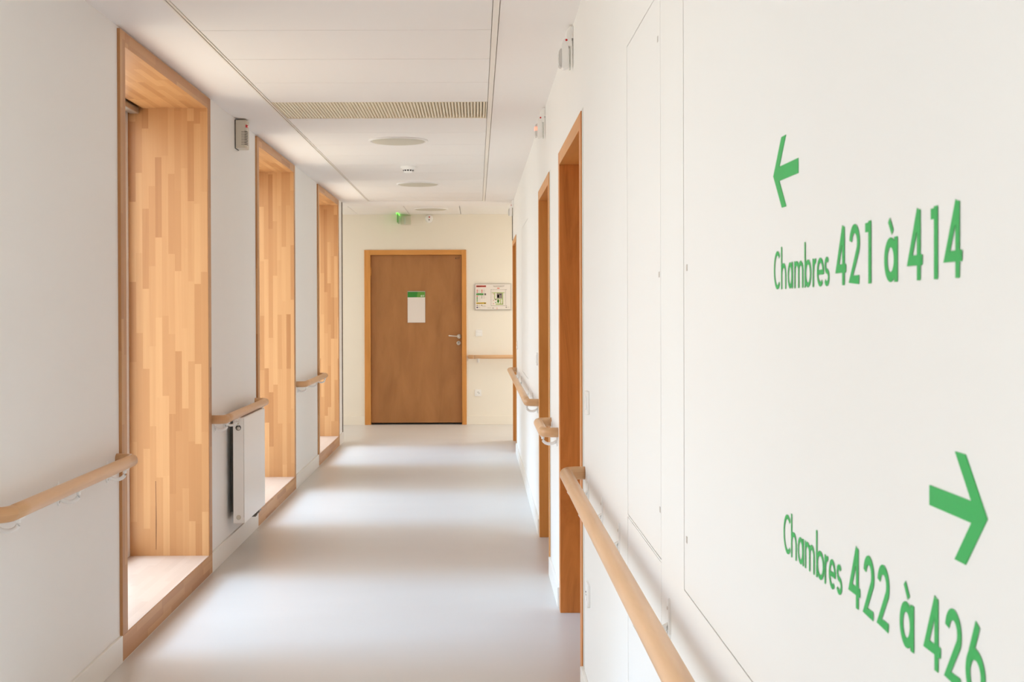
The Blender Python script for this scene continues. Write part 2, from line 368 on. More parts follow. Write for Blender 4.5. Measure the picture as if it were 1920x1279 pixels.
# ------------------------------------------------------------------ windows: deep beech linings
LBL = ['nearest', 'second', 'third']
for i, (a0, a1) in enumerate(WIN):
    w = sempty('window_%d' % (i+1), (XL, a0, 0), 'deep wooden window recess with beech lining')
    o = Vector((XL, a0, 0)); xo = -1.826; xf = XL+0.012; T = 0.075
    def part(name, m, mt, bev=0.0015): 
        p = m.build(name, mt, None, bevel=bev, merge=True); p.data.transform(Matrix.Translation(-o)); p.parent = w; return p
    m = MB().box(xo, xf, a0, a0+T, 0.105, 2.515, 'z'); part('jamb', m, M_BEECH)
    m = MB().box(xo, xf, a1-T, a1, 0.105, 2.515, 'z'); part('jamb', m, M_BEECH)
    m = MB().box(xo+0.078, xf, a0+T, a1-T, 2.455, 2.515, 'y'); part('head_lining', m, M_BEECH)
    m = MB().box(xo, xf, a0, a1, 0.004, 0.105, 'y'); part('sill', m, M_BEECH)
    part('sill_glare_top', MB().box(xo, xf-0.003, a0+T, a1-T, 0.1049, 0.107, 'y'), M_SILL, 0)  # thin layer whose pale colour stands in for overexposed light
    m = MB().box(xo, xf-0.002, a0-0.002, a1+0.002, 0.0, 0.006); part('sealant_line', m, M_BASE, 0)
    if i == 2:
        ys_ = a1-T
        part('grain_streak', MB().prism([(-1.691, 0.50), (-1.687, 0.50), (-1.686, 0.40), (-1.684, 0.27), (-1.687, 0.14), (-1.690, 0.14), (-1.6905, 0.27), (-1.6895, 0.38)], 'y', ys_-0.0004, ys_), M_STREAK, 0)
    # joinery outside the lining
    m = MB(); F = 0.06
    m.box(xo-0.06, xo, a0, a0+F+T*0.9, 0.0, 2.515).box(xo-0.06, xo, a1-F-T*0.9, a1, 0.0, 2.515)
    m.box(xo-0.06, xo, a0+F+T*0.9, a1-F-T*0.9, 0.0, 0.17).box(xo-0.06, xo, a0+F+T*0.9, a1-F-T*0.9, 2.40, 2.515)
    part('window_frame', m, M_PVC, 0.003)
    part('glass_pane', MB().box(xo-0.04, xo-0.034, a0+F+T*0.9, a1-F-T*0.9, 0.17, 2.40), M_GLASS, 0)
    part('blind_slot', MB().box(xo, xo+0.078, a0+T, a1-T, 2.50, 2.514), M_DARK, 0)
    part('blind_rail', MB().box(xo+0.012, xo+0.062, a0+T+0.012, a1-T-0.012, 2.426, 2.458), M_ALU, 0.004)
for nm, xx, s in (('window_6', 3.05, 1), ('window_7', -4.55, -1)):  # unseen windows added at both ends to light the crossing
    w = sempty(nm, (xx, 14.6, 0.3), 'unseen window added to light the cross corridor')
    m = MB()
    for q in ((13.85, 13.91, 0.3, 2.5), (15.29, 15.35, 0.3, 2.5), (13.91, 15.29, 0.3, 0.36), (13.91, 15.29, 2.44, 2.5)):
        m.box(-0.03, 0.03, q[0]-14.6, q[1]-14.6, q[2]-0.3, q[3]-0.3)
    m.build('window_frame', M_PVC, w, bevel=0.003)
    MB().box(-0.003, 0.003, -0.69, 0.69, 0.06, 2.14).build('glass_pane', M_GLASS, w)

# ------------------------------------------------------------------ doors in the right wall
def right_door(n, y0, y1, ln, label):
    w = sempty('door_%d' % n, (XR, y0, 0), label); o = Vector((XR, y0, 0))
    def part(name, m, mt, bev=0.0015, par=None):
        p = m.build(name, mt, None, bevel=bev); p.data.transform(Matrix.Translation(-o)); p.parent = par or w; return p
    fx = XR-0.005; wf = ln; z1 = 2.12; zi = 2.06
    part('side_frame', MB().box(fx, XR+0.22, y0, y0+wf, 0, z1, 'z'), M_JAMB if n == 2 else M_FRAME)
    part('side_frame', MB().box(fx, XR+0.22, y1-wf, y1, 0, z1, 'z'), M_JAMB if n == 2 else M_FRAME)
    part('top_frame', MB().box(fx, XR+0.22, y0+wf, y1-wf, zi, z1, 'y'), M_FRAME)
    part('edge_seal', MB().box(XR-0.0008, XR+0.001, y0-0.055, y0, 0.095, z1+0.004), M_SEAL, 0)
    lf = part('door_leaf', MB().box(XR+0.17, XR+0.21, y0+wf, y1-wf, 0.008, zi, 'z'), M_LEAF)
    h = MB().lathe([(0, -0.012), (0.026, -0.012), (0.026, 0)], (XR+0.17, y0+wf+0.07, 1.06), 'x')
    h.tube([(XR+0.17, y0+wf+0.07, 1.06), (XR+0.125, y0+wf+0.07, 1.06), (XR+0.12, y0+wf+0.08, 1.06), (XR+0.12, y0+wf+0.19, 1.065)], 0.009, 10)
    p = part('door_handle', h, M_STEEL, 0); p.parent = lf
right_door(2, 4.665, 5.95, 0.075, 'recessed orange-brown door frame nearest on the right')
right_door(3, 6.74, 7.90, 0.075, 'second recessed orange-brown door frame on the right')
right_door(4, 12.42, 13.60, 0.065, 'farthest door frame on the right wall')

# end door
w = sempty('door_1', (DX0, YE, 0), 'brown wooden door with orange frame in the end wall')
o = Vector((DX0, YE, 0)); fy = YE-0.012
def dpart(name, m, mt, par=w, bev=0.0015, org=None):
    p = m.build(name, mt, None, bevel=bev); p.data.transform(Matrix.Translation(-o)); p.parent = par; return p
dpart('side_frame', MB().box(DX0, DX0+0.073, fy, YE+0.12, 0, 2.112, 'z'), M_FRAME)
dpart('side_frame', MB().box(DX1-0.055, DX1, fy, YE+0.12, 0, 2.112, 'z'), M_FRAME)
dpart('top_frame', MB().box(DX0+0.073, DX1-0.055, fy, YE+0.12, 2.052, 2.112, 'x'), M_FRAME)
lf = dpart('door_leaf', MB().box(DX0+0.076, DX1-0.058, YE+0.035, YE+0.075, 0.022, 2.049, 'z'), M_LEAF)
dpart('threshold', MB().box(DX0+0.073, DX1-0.055, YE+0.03, YE+0.12, 0, 0.012), M_DARK)
h = MB().lathe([(0, -0.012), (0.024, -0.012), (0.027, -0.009), (0.027, 0)], (-0.215, YE+0.035, 1.066), 'y')
h.tube([(-0.215, YE+0.03, 1.066), (-0.215, YE-0.015, 1.066), (-0.222, YE-0.02, 1.066), (-0.34, YE-0.02, 1.076)], 0.008, 12)
dpart('door_handle', h, M_STEEL, lf, 0)
h = MB().lathe([(0, -0.008), (0.012, -0.008), (0.0121, -0.011), (0.024, -0.011), (0.026, 0)], (-0.22, YE+0.035, 0.985), 'y')
h.box(-0.224, -0.216, YE+0.022, YE+0.03, 0.966, 0.99)
dpart('lock_cylinder', h, M_STEEL, lf, 0)
dpart('hinge', MB().tube([(DX0+0.074, YE+0.03, 1.80), (DX0+0.074, YE+0.03, 1.90)], 0.007, 8), M_FRAME, lf, 0)

# ------------------------------------------------------------------ stroke lettering
def arc(cx, cy_, rx, ry, a0, a1, n=18):
    return [(cx+rx*math.cos(R(a0+(a1-a0)*k/n)), cy_+ry*math.sin(R(a0+(a1-a0)*k/n))) for k in range(n+1)]
def glyph(ch, e):
    x = 0.62
    G = {
     'C': [arc(.60, .5, .60, .5, 48, 312, 26)],
     'h': [[(0, -e), (0, 1.10+e)], [(0, .22)]+arc(.5, x-.27, .5, .27, 175, 0)+[(1, -e)]],
     'a': [arc(.47, x/2, .47, x/2, 0, 360, 28), [(1, x+e), (1, -e)]],
     'm': [[(0, -e), (0, x+e)], [(0, .2)]+arc(.25, x-.22, .25, .22, 175, 0)+[(.5, -e)], [(.5, .2)]+arc(.75, x-.22, .25, .22, 175, 0)+[(1, -e)]],
     'b': [[(0, -e), (0, 1.10+e)], arc(.53, x/2, .47, x/2, 0, 360, 28)],
     'r': [[(0, -e), (0, x+e)], [(0, .25)]+arc(.85, x-.30, .85, .30, 178, 78)],
     'e': [[(0.02, .31), (1, .31)]+arc(.5, x/2, .5, x/2, 5, 312, 26)],
     's': [arc(.5, .47, .42, .15, 35, 255, 14)+arc(.5, .16, .5, .16, 75, -155, 16)],
     '4': [[(.74, 1+e), (.0, .25), (1.05, .25)], [(.74, 1+e), (.74, -e)]],
     '2': [arc(.47, .72, .45, .28, 172, -28, 16)+[(.04, .02), (1, 0)]],
     '1': [[(1, -e), (1, 1+e)], [(-.45, .97), (1, .97)]],
     '6': [arc(.5, .31, .5, .31, 0, 360, 28), [(.06, .43), (.66, 1+e)]],
     '7': [[(0, 1), (1, 1), (.35, -e)]],
     'à': [arc(.47, x/2, .47, x/2, 0, 360, 28), [(1, x+e), (1, -e)], [(.32, 1.02), (.68, x+.17)]],
    }
    return G[ch]
def write(m, ch, x0, x1, base, hgt, sw, plane, depth):
    e_ = sw/2/(hgt-sw)
    if abs(x1-x0) < sw*1.01: x1 = x0+sw*1.2*(1 if x1 > x0 else -1)
    sg = 1 if x1 > x0 else -1
    A, B = x0+sg*sw/2, x1-sg*sw/2
    for st in glyph(ch, e_):
        pts = [(A+(B-A)*px, base+sw/2+(hgt-sw)*py) for px, py in st]
        m.ribbon(pts, sw*(0.75 if st[0][1] == 1.02 else 1), plane, depth)
from mathutils.geometry import delaunay_2d_cdt
def write2(ch, x0, x1, base, hgt, sw, plane, depth):
    m = MB(); q = MB(); write(q, ch, x0, x1, base, hgt, sw, lambda p, dd: (p[0], p[1], dd), 1.0)
    vs2, fs = [], []
    for f in q.f:
        P = [q.v[i] for i in f]
        if len(P) == 4 and all(abs(p[2]-1) < 1e-9 for p in P):
            k = len(vs2); P = [Vector((p[0]*100, p[1]*100)) for p in P]
            def ar(t): return sum(t[i].x*t[(i+1) % len(t)].y-t[(i+1) % len(t)].x*t[i].y for i in range(len(t)))
            for t in ((P[0], P[1], P[2]), (P[0], P[2], P[3])):
                if abs(ar(t)) < 1e-6: continue
                t = list(t) if ar(t) > 0 else list(t)[::-1]
                k = len(vs2); vs2 += t; fs.append([k, k+1, k+2])
    V, E_, F, ov, oe, of = delaunay_2d_cdt(vs2, [], fs, 0, 1e-5)
    for f, src in zip(F, of):
        if src: m.face([plane((V[i].x/100, V[i].y/100), depth) for i in f])
    return m
def Yw(px): return 0.385*2400/(px-894.07)*1.0
def wallplane(p, dd): return (XR-0.0002-dd, p[0], p[1])
def sign(loc, label, group, arrow, runs, base):
    t = thing('direction_lettering', label, 'sign', loc, 0, None)
    m = MB().prism(arrow, 'x', XR-0.0002, XR-0.0009); p = m.build('arrow', M_GREEN); p.data.transform(Matrix.Translation(-Vector(loc))); p.parent = t
    for ch, a_, b_ in runs:
        big = ch in '421à6'
        y0, y1 = Yw(a_), Yw(b_)
        q = write2(ch, y0, y1, base, 0.0615 if big else 0.049, 0.0092 if big else 0.0056, wallplane, 0.0005)
        p = q.build('digit' if ch.isdigit() else 'letter', M_GREEN); p.data.transform(Matrix.Translation(-Vector(loc))); p.parent = t
A1 = [(1.658, 1.570), (1.614, 1.615), (1.591, 1.615), (1.626, 1.579), (1.53, 1.579), (1.53, 1.561), (1.626, 1.561), (1.590, 1.526), (1.612, 1.526)]
A2 = [(0.964, 1.240), (1.007, 1.197), (1.030, 1.197), (0.995, 1.232), (1.087, 1.232), (1.087, 1.249), (0.995, 1.249), (1.029, 1.284), (1.007, 1.284)]
c4 = lambda v: 1400+v/3.365
c5 = lambda v: 1440+v/2.787
T1 = [(c, c4(p), c4(q)) for c, p, q in (('C', 175, 213), ('h', 220, 252), ('a', 262, 294), ('m', 303, 360), ('b', 368, 410), ('r', 419, 444), ('e', 446, 490), ('s', 493, 525),
      ('4', 568, 636), ('2', 651, 722), ('1', 752, 790), ('à', 872, 957), ('4', 1022, 1122), ('1', 1164, 1211), ('4', 1254, 1374))]
T2 = [(c, c5(p), c5(q)) for c, p, q in (('C', 82, 118), ('h', 121, 150), ('a', 156, 187), ('m', 193, 244), ('b', 252, 294), ('r', 296, 318), ('e', 319, 354), ('s', 358, 388),
      ('4', 425, 488), ('2', 500, 560), ('2', 573, 640), ('à', 690, 765), ('4', 820, 912), ('2', 927, 1020), ('6', 1035, 1140))]
sign((XR, 1.34, 1.42), 'green left-pointing arrow over green lettering for rooms 421 to 414, upper right wall', None, A1, T1, 1.4235)
sign((XR, 1.28, 1.09), 'green right-pointing arrow and lettering for rooms 422 to 426, low on right wall', None, A2, T2, 1.0945)

# ------------------------------------------------------------------ hatches
def hatch(y0, y1, z0, z1, label, screws, gx=0.0024):
    t = thing('access_hatch', label, 'hatch', (XR, (y0+y1)/2, z0), 0, None)
    g = gx; yc = (y0+y1)/2
    MB().box(0, 0.018, y0+g*2.2-yc, y1-g*2.2-yc, g, z1-z0-g).build('panel', M_HATCH, t, bevel=0.0006)
    for sy, sz in screws:
        MB().box(-0.0006, 0.004, sy-yc-0.006, sy-yc+0.006, sz-z0-0.006, sz-z0+0.006).build('quarter_turn_lock', M_ALU, t)
hatch(*HATCH[0], 'tall white access hatch in right wall, upper panel above the handrail', [(2.715, 1.97), (2.70, 1.471), (2.693, 0.976)])
hatch(*HATCH[1], 'white access hatch in right wall below the long handrail', [(2.697, 0.674)])
hatch(*HATCH[2], 'large white hatch board in right wall carrying the green lettering', [(2.344, 1.474), (2.351, 0.974)])
hatch(*HATCH[3], 'distant white access hatch between the two far door frames', [], 0.004)

# ------------------------------------------------------------------ handrails
def bracket(t, y, dark=False):
    """local frame: x out of the wall, y along it, z=0 at the rail axis"""
    hz = 0
    poly = [(y-0.015, -0.062), (y-0.009, -0.072), (y+0.009, -0.072), (y+0.015, -0.062), (y+0.015, -0.03), (y+0.008, 0.0), (y+0.003, 0.008), (y-0.003, 0.008), (y-0.008, 0.0), (y-0.015, -0.03)]
    b = MB().prism(poly, 'x', 0.0, 0.005)
    path = [(0.004, y, -0.055)]+[(0.037+0.033*math.cos(a), y, -0.037+0.024*math.sin(a)) for a in [R(200+16*k) for k in range(11)]]+[(0.070, y, -0.020)]
    b.tube(path, 0.0055, 10, ry=0.0075)
    b.box(0.058, 0.082, y-0.024, y+0.024, -0.0245, -0.020)
    p = b.build('bracket', M_PLAST, t, bevel=0.0008)
    for zz in (-0.012, -0.062): MB().lathe([(0, 0.0065), (0.004, 0.006), (0.0045, 0.004)], (0, y, zz), 'x', 12).build('screw', M_STEEL, p)
def handrail(loc, rotz, L, br, label, near_end=True, far_end=True):
    """local y runs from 0 to L"""
    t = thing('handrail', label, 'handrail', loc, rotz, None)
    r, xo, rb = 0.0235, 0.070, 0.045
    ya = rb+0.02 if near_end else 0; yb = L-(rb+0.02) if far_end else L
    MB().tube([(xo, ya+(yb-ya)*k/12, 0) for k in range(13)], r, 24, uoff=random.random()*5).build('rail', M_RAIL, t)
    def elbow(s, y0):
        c = [(0.0, y0, 0), (xo-rb, y0, 0)]+[(xo-rb+rb*math.sin(a), y0+s*(rb-rb*math.cos(a)), 0) for a in [R(10*k) for k in range(1, 10)]]+[(xo, y0+s*(rb+0.02), 0)]
        MB().tube(c, r, 24, uoff=random.random()*5).build('elbow', M_ELBOW, t)
    if near_end: elbow(1, r)
    if far_end: elbow(-1, L-r)
    for y in br: bracket(t, y)
    return t
RZ = 0.811
handrail((XL, 3.64, RZ), 0, 1.42, [0.12, 0.69, 1.26], 'beech handrail at the left edge, in front of the nearest window recess')
handrail((XL, 6.82, RZ), 0, 1.39, [0.09, 0.36, 1.20], 'beech handrail above the white radiator on the left wall')
handrail((XL, 10.03, RZ), 0, 1.42, [0.09, 0.72, 1.32], 'beech handrail between the second and third window recesses')
def rrail(y0, y1, br, label):   # on the right wall, local y reversed
    return handrail((XR, y1, RZ), math.pi, y1-y0, [y1-v for v in br], label)
rrail(-0.6, 4.60, [4.42, 3.93, 3.46, 2.56, 1.9, 1.3, 0.6, 0.0], 'long pale beech handrail running along the right wall towards the viewer')
rrail(6.055, 6.66, [6.14, 6.57], 'short U-shaped beech handrail between the two nearest right door frames')
rrail(7.99, 12.36, [8.10, 8.8, 9.5, 11.0, 11.7, 12.2], 'distant beech handrail on the right wall past the second door frame')
handrail((-0.114, YE, RZ+0.010), -math.pi/2, 1.7, [0.131, 0.9, 1.55], 'beech handrail on the cream end wall right of the brown door', near_end=True)

# ------------------------------------------------------------------ radiator
t = thing('radiator', 'white panel radiator under the handrail between two window recesses', 'radiator', (XL, 7.25, 0.187))
D, Lr, H = 0.100, 0.70, 0.60; bx = 0.034
MB().box(D-0.003, D, 0, Lr, 0, H-0.004).build('front_panel', M_RAD, t, bevel=0.003)
MB().box(bx, bx+0.006, 0.02, Lr-0.02, 0.01, H-0.02).build('back_panel', M_DSTEEL, t, bevel=0.002)
MB().box(bx+0.002, D-0.004, 0.0, 0.004, 0.0, H).build('end_panel', M_RAD, t, bevel=0.0015)
MB().box(bx+0.002, D-0.004, Lr-0.004, Lr, 0.0, H).build('end_panel', M_RAD, t, bevel=0.0015)
g = MB(); g.box(bx+0.004, bx+0.012, 0.004, Lr-0.004, H-0.006, H); g.box(D-0.012, D-0.004, 0.004, Lr-0.004, H-0.006, H)
for k in range(46): g.box(bx+0.012, D-0.012, 0.01+k*0.015, 0.016+k*0.015, H-0.005, H-0.001)
g.build('top_grille', M_RAD, t)
c = MB()
for k in range(35): c.box(bx+0.010, D-0.006, 0.02+k*0.019, 0.0215+k*0.019, 0.03, H-0.03)
c.build('convector_fins', M_DSTEEL, t)
MB().lathe([(0, -0.004), (0.003, -0.004), (0.0031, -0.006), (0.010, -0.006), (0.0105, 0)], (0.066, 0.0, H-0.035), 'y', 24).build('vent_plug', M_PLAST, t)
MB().lathe([(0, -0.0065), (0.003, -0.0065), (0.003, -0.006)], (0.066, 0.0, H-0.035), 'y', 12).build('vent_screw', M_BRASS, t)
MB().lathe([(0.0, -0.001), (0.0155, -0.001), (0.0155, 0)], (0.066, 0.0, H-0.058), 'y', 24).build('plug_opening', M_DARK, t)
MB().lathe([(0.0, -0.002), (0.011, -0.002), (0.011, 0)], (0.067, 0.0, H-0.061), 'y', 24).build('end_plug', M_STEEL, t)
MB().lathe([(0.0, -0.003), (0.011, -0.003), (0.0135, -0.002), (0.0135, 0)], (0.066, 0.0, 0.034), 'y', 24).build('bottom_plug', M_PLAST2, t)
for y in (0.12, 0.58):
    MB().box(0.0, bx, y-0.012, y+0.012, 0.05, H-0.03).build('wall_bracket', M_DSTEEL, t, bevel=0.001)
v = MB().tube([(0.06, Lr-0.05, 0.0), (0.06, Lr-0.05, -0.045), (0.05, Lr-0.05, -0.06), (0.0, Lr-0.05, -0.06)], 0.008, 12)
v.tube([(0.06, Lr-0.01, 0.0), (0.06, Lr-0.01, -0.045), (0.05, Lr-0.01, -0.06), (0.0, Lr-0.01, -0.06)], 0.008, 12)
v.box(0.045, 0.075, Lr-0.065, Lr+0.005, -0.035, -0.012); v.build('valve', M_DSTEEL, t, bevel=0.002)

# ------------------------------------------------------------------ left wall sounder
t = thing('alarm_sounder', 'off-white louvred alarm box with a red light high on the left wall', 'alarm', (XL, 7.535, 2.35))
MB().box(0, 0.004, -0.002, 0.112, -0.002, 0.167).build('back_plate', M_DARK, t)
m = MB().prism([(0.004, 0), (0.058, 0), (0.068, 0.016), (0.068, 0.094), (0.058, 0.11), (0.004, 0.11)], 'z', 0, 0.165); m.build('body', M_PLAST2, t, bevel=0.002)
m = MB()
for k in range(9):
    z = 0.02+k*0.0095; m.prism([(0.0575, -0.0008), (0.0688, 0.0155), (0.0688, 0.05), (0.067, 0.05), (0.056, 0.001)], 'z', z, z+0.0042)
    m.box(0.038, 0.056, -0.0006, 0.002, z, z+0.002)
m.build('louvres', M_DARK, t)
MB().prism([(0.0625, 0.0058), (0.0695, 0.0155), (0.0695, 0.05), (0.060, 0.03)], 'z', 0.122, 0.138).build('red_lens', M_RED, t)

# ------------------------------------------------------------------ corridor signal lamps above the right doors
def signal(y, label, lit=False):
    """local x out of the wall after the half turn, local -y faces away from the viewer"""
    t = thing('door_signal_lamp', label, 'signal lamp', (XR, y, 2.355), math.pi, None)
    MB().prism([(-0.03, 0.115), (0.03, 0.115), (0.03, 0.16), (0.02, 0.166), (-0.02, 0.166), (-0.03, 0.16)], 'x', 0, 0.006).prism(
        [(0.006, 0.083), (0.006, 0.163), (0.014, 0.163), (0.026, 0.145), (0.029, 0.122), (0.022, 0.086)], 'y', -0.026, 0.026).build('mounting_head', M_PLAST, t, bevel=0.002)
    MB().prism([(0.018, 0.0), (0.018, 0.11), (0.030, 0.118), (0.040, 0.110), (0.045, 0.090), (0.045, 0.0), (0.038, -0.006)], 'y', -0.020, 0.020).build('body', M_PLAST, t, bevel=0.003)
    MB().box(0.008, 0.013, -0.018, 0.018, -0.004, 0.12).build('rear_cover', M_SEAL, t, bevel=0.001)
    l = MB().prism([(0.045, 0.004), (0.045, 0.078), (0.055, 0.072), (0.058, 0.055), (0.058, 0.010), (0.052, 0.0)], 'y', -0.017, 0.017).build('lens', M_CLEAR, t, bevel=0.003)
    if lit: MB().box(0.0455, 0.0592, -0.0182, 0.0182, 0.038, 0.060).build('lit_lamp', M_REDL, l, bevel=0.003)
    MB().lathe([(0, 0.003), (0.0035, 0.0024), (0.0045, 0)], (0.0268, 0.0262, 0.108), 'y', 14).build('red_indicator', M_RED, t)
signal(5.10, 'white door signal lamp with small red dot, nearest on the right wall')
signal(7.16, 'white door signal lamp with glowing red light above the second door frame', True)
signal(13.18, 'tiny white door signal lamp at the far end of the right wall')

# ------------------------------------------------------------------ switches and sockets
def plate(loc, rotz, label, kind, cat):
    t = thing('light_switch' if kind == 'switch' else 'wall_socket', label, cat, loc, rotz, None)
    m = MB().prism([(-.04, -.036), (-.036, -.04), (.036, -.04), (.04, -.036), (.04, .036), (.036, .04), (-.036, .04), (-.04, .036)], 'x', 0, 0.009); m.build('plate', M_PLAST, t, bevel=0.0015)
    if kind == 'switch':
        m = MB().prism([(0.008, -0.024), (0.013, -0.024), (0.010, 0.0), (0.012, 0.024), (0.008, 0.024)], 'y', -0.024, 0.024); m.build('rocker', M_PLAST, t, bevel=0.001)
    else:
        MB().lathe([(0, 0.0095), (0.019, 0.0095), (0.020, 0.0115), (0.022, 0.0115), (0.022, 0.009)], (0, 0, 0), 'x', 28).build('socket_well', M_PLAST, t)
        MB().lathe([(0, 0.0105), (0.0028, 0.0105), (0.0028, 0.009)], (0, -0.0095, -0.004), 'x', 12).lathe([(0, 0.0105), (0.0028, 0.0105), (0.0028, 0.009)], (0, 0.0095, -0.004), 'x', 12).lathe(
            [(0, 0.012), (0.003, 0.012), (0.003, 0.009)], (0, 0, 0.008), 'x', 12).build('pin_holes', M_DARK, t)
plate((XR, 4.42, 1.075), math.pi, 'white light switch on right wall beside the nearest door frame', 'switch', 'light switch')
plate((XR, 4.42, 0.412), math.pi, 'white wall socket low on right wall below the long handrail', 'socket', 'socket')
plate((XR, 8.12, 1.08), math.pi, 'small white light switch beside the second right door frame', 'switch', 'light switch')
plate((XR, 12.1, 1.055), math.pi, 'tiny white light switch beside the farthest right door frame', 'switch', 'light switch')
plate((0.026, YE, 1.107), -math.pi/2, 'white light switch on the cream end wall under the evacuation plan', 'switch', 'light switch')
plate((0.012, YE, 0.383), -math.pi/2, 'white wall socket low on the cream end wall under the handrail', 'socket', 'socket')

# ------------------------------------------------------------------ end wall: door plate, plan, exit light, sounder
YL = YE+0.035
t = thing('door_sign', 'paper holder with green header and number 417 on the brown door', 'sign', (-0.731, YL, 1.235))
MB().box(-0.107, 0.107, -0.006, 0, -0.001, 0.381).build('holder', M_ALU, t, bevel=0.0005)
MB().box(-0.105, 0.105, -0.0075, -0.006, 0.0, 0.305).build('paper', M_PAPER, t)
MB().prism([(-0.105, 0.305), (0.006, 0.305), (0.016, 0.372), (-0.105, 0.372)], 'y', -0.0075, -0.006).build('header', M_DGREEN, t, bevel=0)
MB().prism([(0.006, 0.305), (0.105, 0.305), (0.105, 0.372), (0.016, 0.372)], 'y', -0.0075, -0.006).build('header_accent', M_LGREEN, t)
for ch, a_, b_ in (('4', 0.052, 0.066), ('1', 0.070, 0.075), ('7', 0.080, 0.094)):
    write2(ch, a_, b_, 0.311, 0.022, 0.004, lambda p, dd: (p[0], -0.0076-dd, p[1]), 0.0005).build('digit', M_WPRINT, t)
t = thing('door_number', 'tiny black number 417 in the top corner of the brown door', 'number', (-0.232, YL, 2.0))
for ch, a_, b_ in (('4', -0.028, -0.012), ('1', -0.006, 0.0), ('7', 0.008, 0.024)):
    write2(ch, a_, b_, 0.0, 0.023, 0.004, lambda p, dd: (p[0], -0.0002-dd, p[1]), 0.0006).build('digit', M_BLACK, t)

PXL, PZT, SX = -0.022, 1.700, 0.435/1215   # plan board; crop pixel scale
t = thing('evacuation_plan', 'framed evacuation plan on the cream end wall right of the door', 'notice board', (PXL, YE, 1.386))
MB().box(0, 0.435, -0.016, 0, 0, 0.315).build('frame', M_ALU, t, bevel=0.001)
MB().box(0.005, 0.430, -0.018, -0.0155, 0.005, 0.310).build('sheet', M_BOARD, t)
pm = {}
def pr(col, x0, y0, x1, y1):
    m = pm.setdefault(col, MB()); m.box((x0-200)*SX, (x1-200)*SX, -0.0186, -0.0178, 0.315-(y1-215)*SX, 0.315-(y0-215)*SX)
pr('red', 245, 270, 575, 328); pr('salmon', 262, 286, 385, 312)
for i in range(11): pr('salmon', 400+i*15, 284, 408+i*15, 314)
for yy in (436, 492):
    pr('red', 255, yy-18, 300, yy+16); pr('red', 412, yy-16, 458, yy+16)
    for k in range(3):
        pr('pale', 315, yy-14+k*12, 380-k*9, yy-9+k*12); pr('pale', 478, yy-14+k*12, 550-k*8, yy-9+k*12)
pr('green', 245, 535, 490, 600); pr('grey', 510, 535, 575, 600); pr('pale', 528, 560, 560, 585)
for yy, c_ in ((635, 'red'), (688, 'green'), (738, 'green'), (795, 'green')):
    pr(c_, 253, yy-20, 296, yy+16)
    for k in range(2): pr('pale', 315, yy-8+k*14, 385, yy-3+k*14)
    if yy < 700: pr('grey', 418, yy-20, 442, yy+16); pr('pale', 470, yy-8, 550, yy-2); pr('pale', 475, yy+6, 540, yy+11)
pr('yellow', 245, 845, 575, 892)
for k in range(12): pr('grey', 262+k*15, 858, 272+k*15, 880)
pr('grey', 512, 852, 550, 886)
pr('grey', 255, 925, 290, 960); pr('pale', 300, 935, 378, 950); pr('grey', 412, 925, 445, 962); pr('pale', 455, 935, 560, 945); pr('pale', 440, 975, 560, 985)
pr('navy', 250, 990, 298, 1036); pr('pale', 305, 985, 360, 992); pr('pale', 305, 1003, 370, 1010); pr('pale', 305, 1022, 392, 1029)
for k, (a_, b_) in enumerate(((805, 1185), (825, 1165), (850, 1140))):
    x = a_
    while x < b_: pr('grey' if k < 2 else 'pale', x, 278+k*20, x+14, 290+k*20); x += 21
pr('salmon', 950, 350, 1030, 390)
x = 740
while x < 1250: pr('grey', x, 406, x+28, 418); pr('grey', x, 950, x+28, 966); x += 46
yy = 410
while yy < 960:
    pr('grey', 735, yy, 752, yy+22); pr('grey', 1230, yy, 1247, yy+22); pr('pale', 790, yy, 800, yy+18); pr('pale', 1188, yy, 1198, yy+18); yy += 50
pr('lime', 765, 505, 1205, 530); pr('lime', 850, 530, 880, 730); pr('lime', 1120, 530, 1150, 900); pr('lime', 850, 720, 1150, 745); pr('lime', 900, 885, 1150, 925); pr('lime', 1050, 745, 1080, 900)
pr('grey', 935, 530, 1118, 710); pr('pale', 955, 580, 1010, 690); pr('navy', 1030, 565, 1095, 595)
pr('leaf', 962, 740, 1000, 865); pr('leaf', 945, 775, 1020, 825); pr('grey', 880, 725, 920, 770); pr('green', 880, 835, 925, 860)
for q in ((815, 550), (820, 765), (815, 875), (1120, 850), (1010, 760)): pr('red', q[0], q[1], q[0]+26, q[1]+22)
pr('red', 938, 1005, 950, 1075); pr('pale', 620, 1022, 745, 1036); pr('grey', 790, 1020, 828, 1052); pr('grey', 1235, 990, 1270, 1028); pr('pale', 1275, 995, 1360, 1004); pr('pale', 1280, 1020, 1350, 1028)
for c_, m in pm.items(): m.build(c_+'_print', PR[c_], t)

t = thing('exit_light', 'grey emergency light box with green-lit edge above the end door', 'emergency light', (-0.85, YE, 2.413))
MB().box(-0.062, 0.062, -0.05, 0, 0.0, 0.108).build('housing', M_PLAST2, t, bevel=0.006)
MB().box(-0.026, -0.002, -0.053, -0.049, 0.006, 0.085).build('lamp_window', M_SEAL, t, bevel=0.002)
p = MB().box(-0.092, -0.080, -0.30, -0.02, 0.012, 0.118).build('acrylic_sign', M_ACRY, t, bevel=0.001)
MB().box(-0.102, -0.076, -0.30, -0.01, 0.112, 0.126).build('lit_edge', M_GLOW, t, bevel=0.002)
t = thing('round_alarm', 'round white alarm sounder with two dark dots on end wall above door', 'alarm', (-0.572, YE, 2.487))
MB().lathe([(0.047, 0), (0.047, -0.03), (0.040, -0.042), (0.0, -0.044)], (0, 0, 0), 'y', 36).build('body', M_PLAST, t)
MB().lathe([(0.008, -0.04), (0.008, -0.047), (0, -0.0475)], (0.004, 0, 0.018), 'y', 16).build('red_lens', M_RED, t)
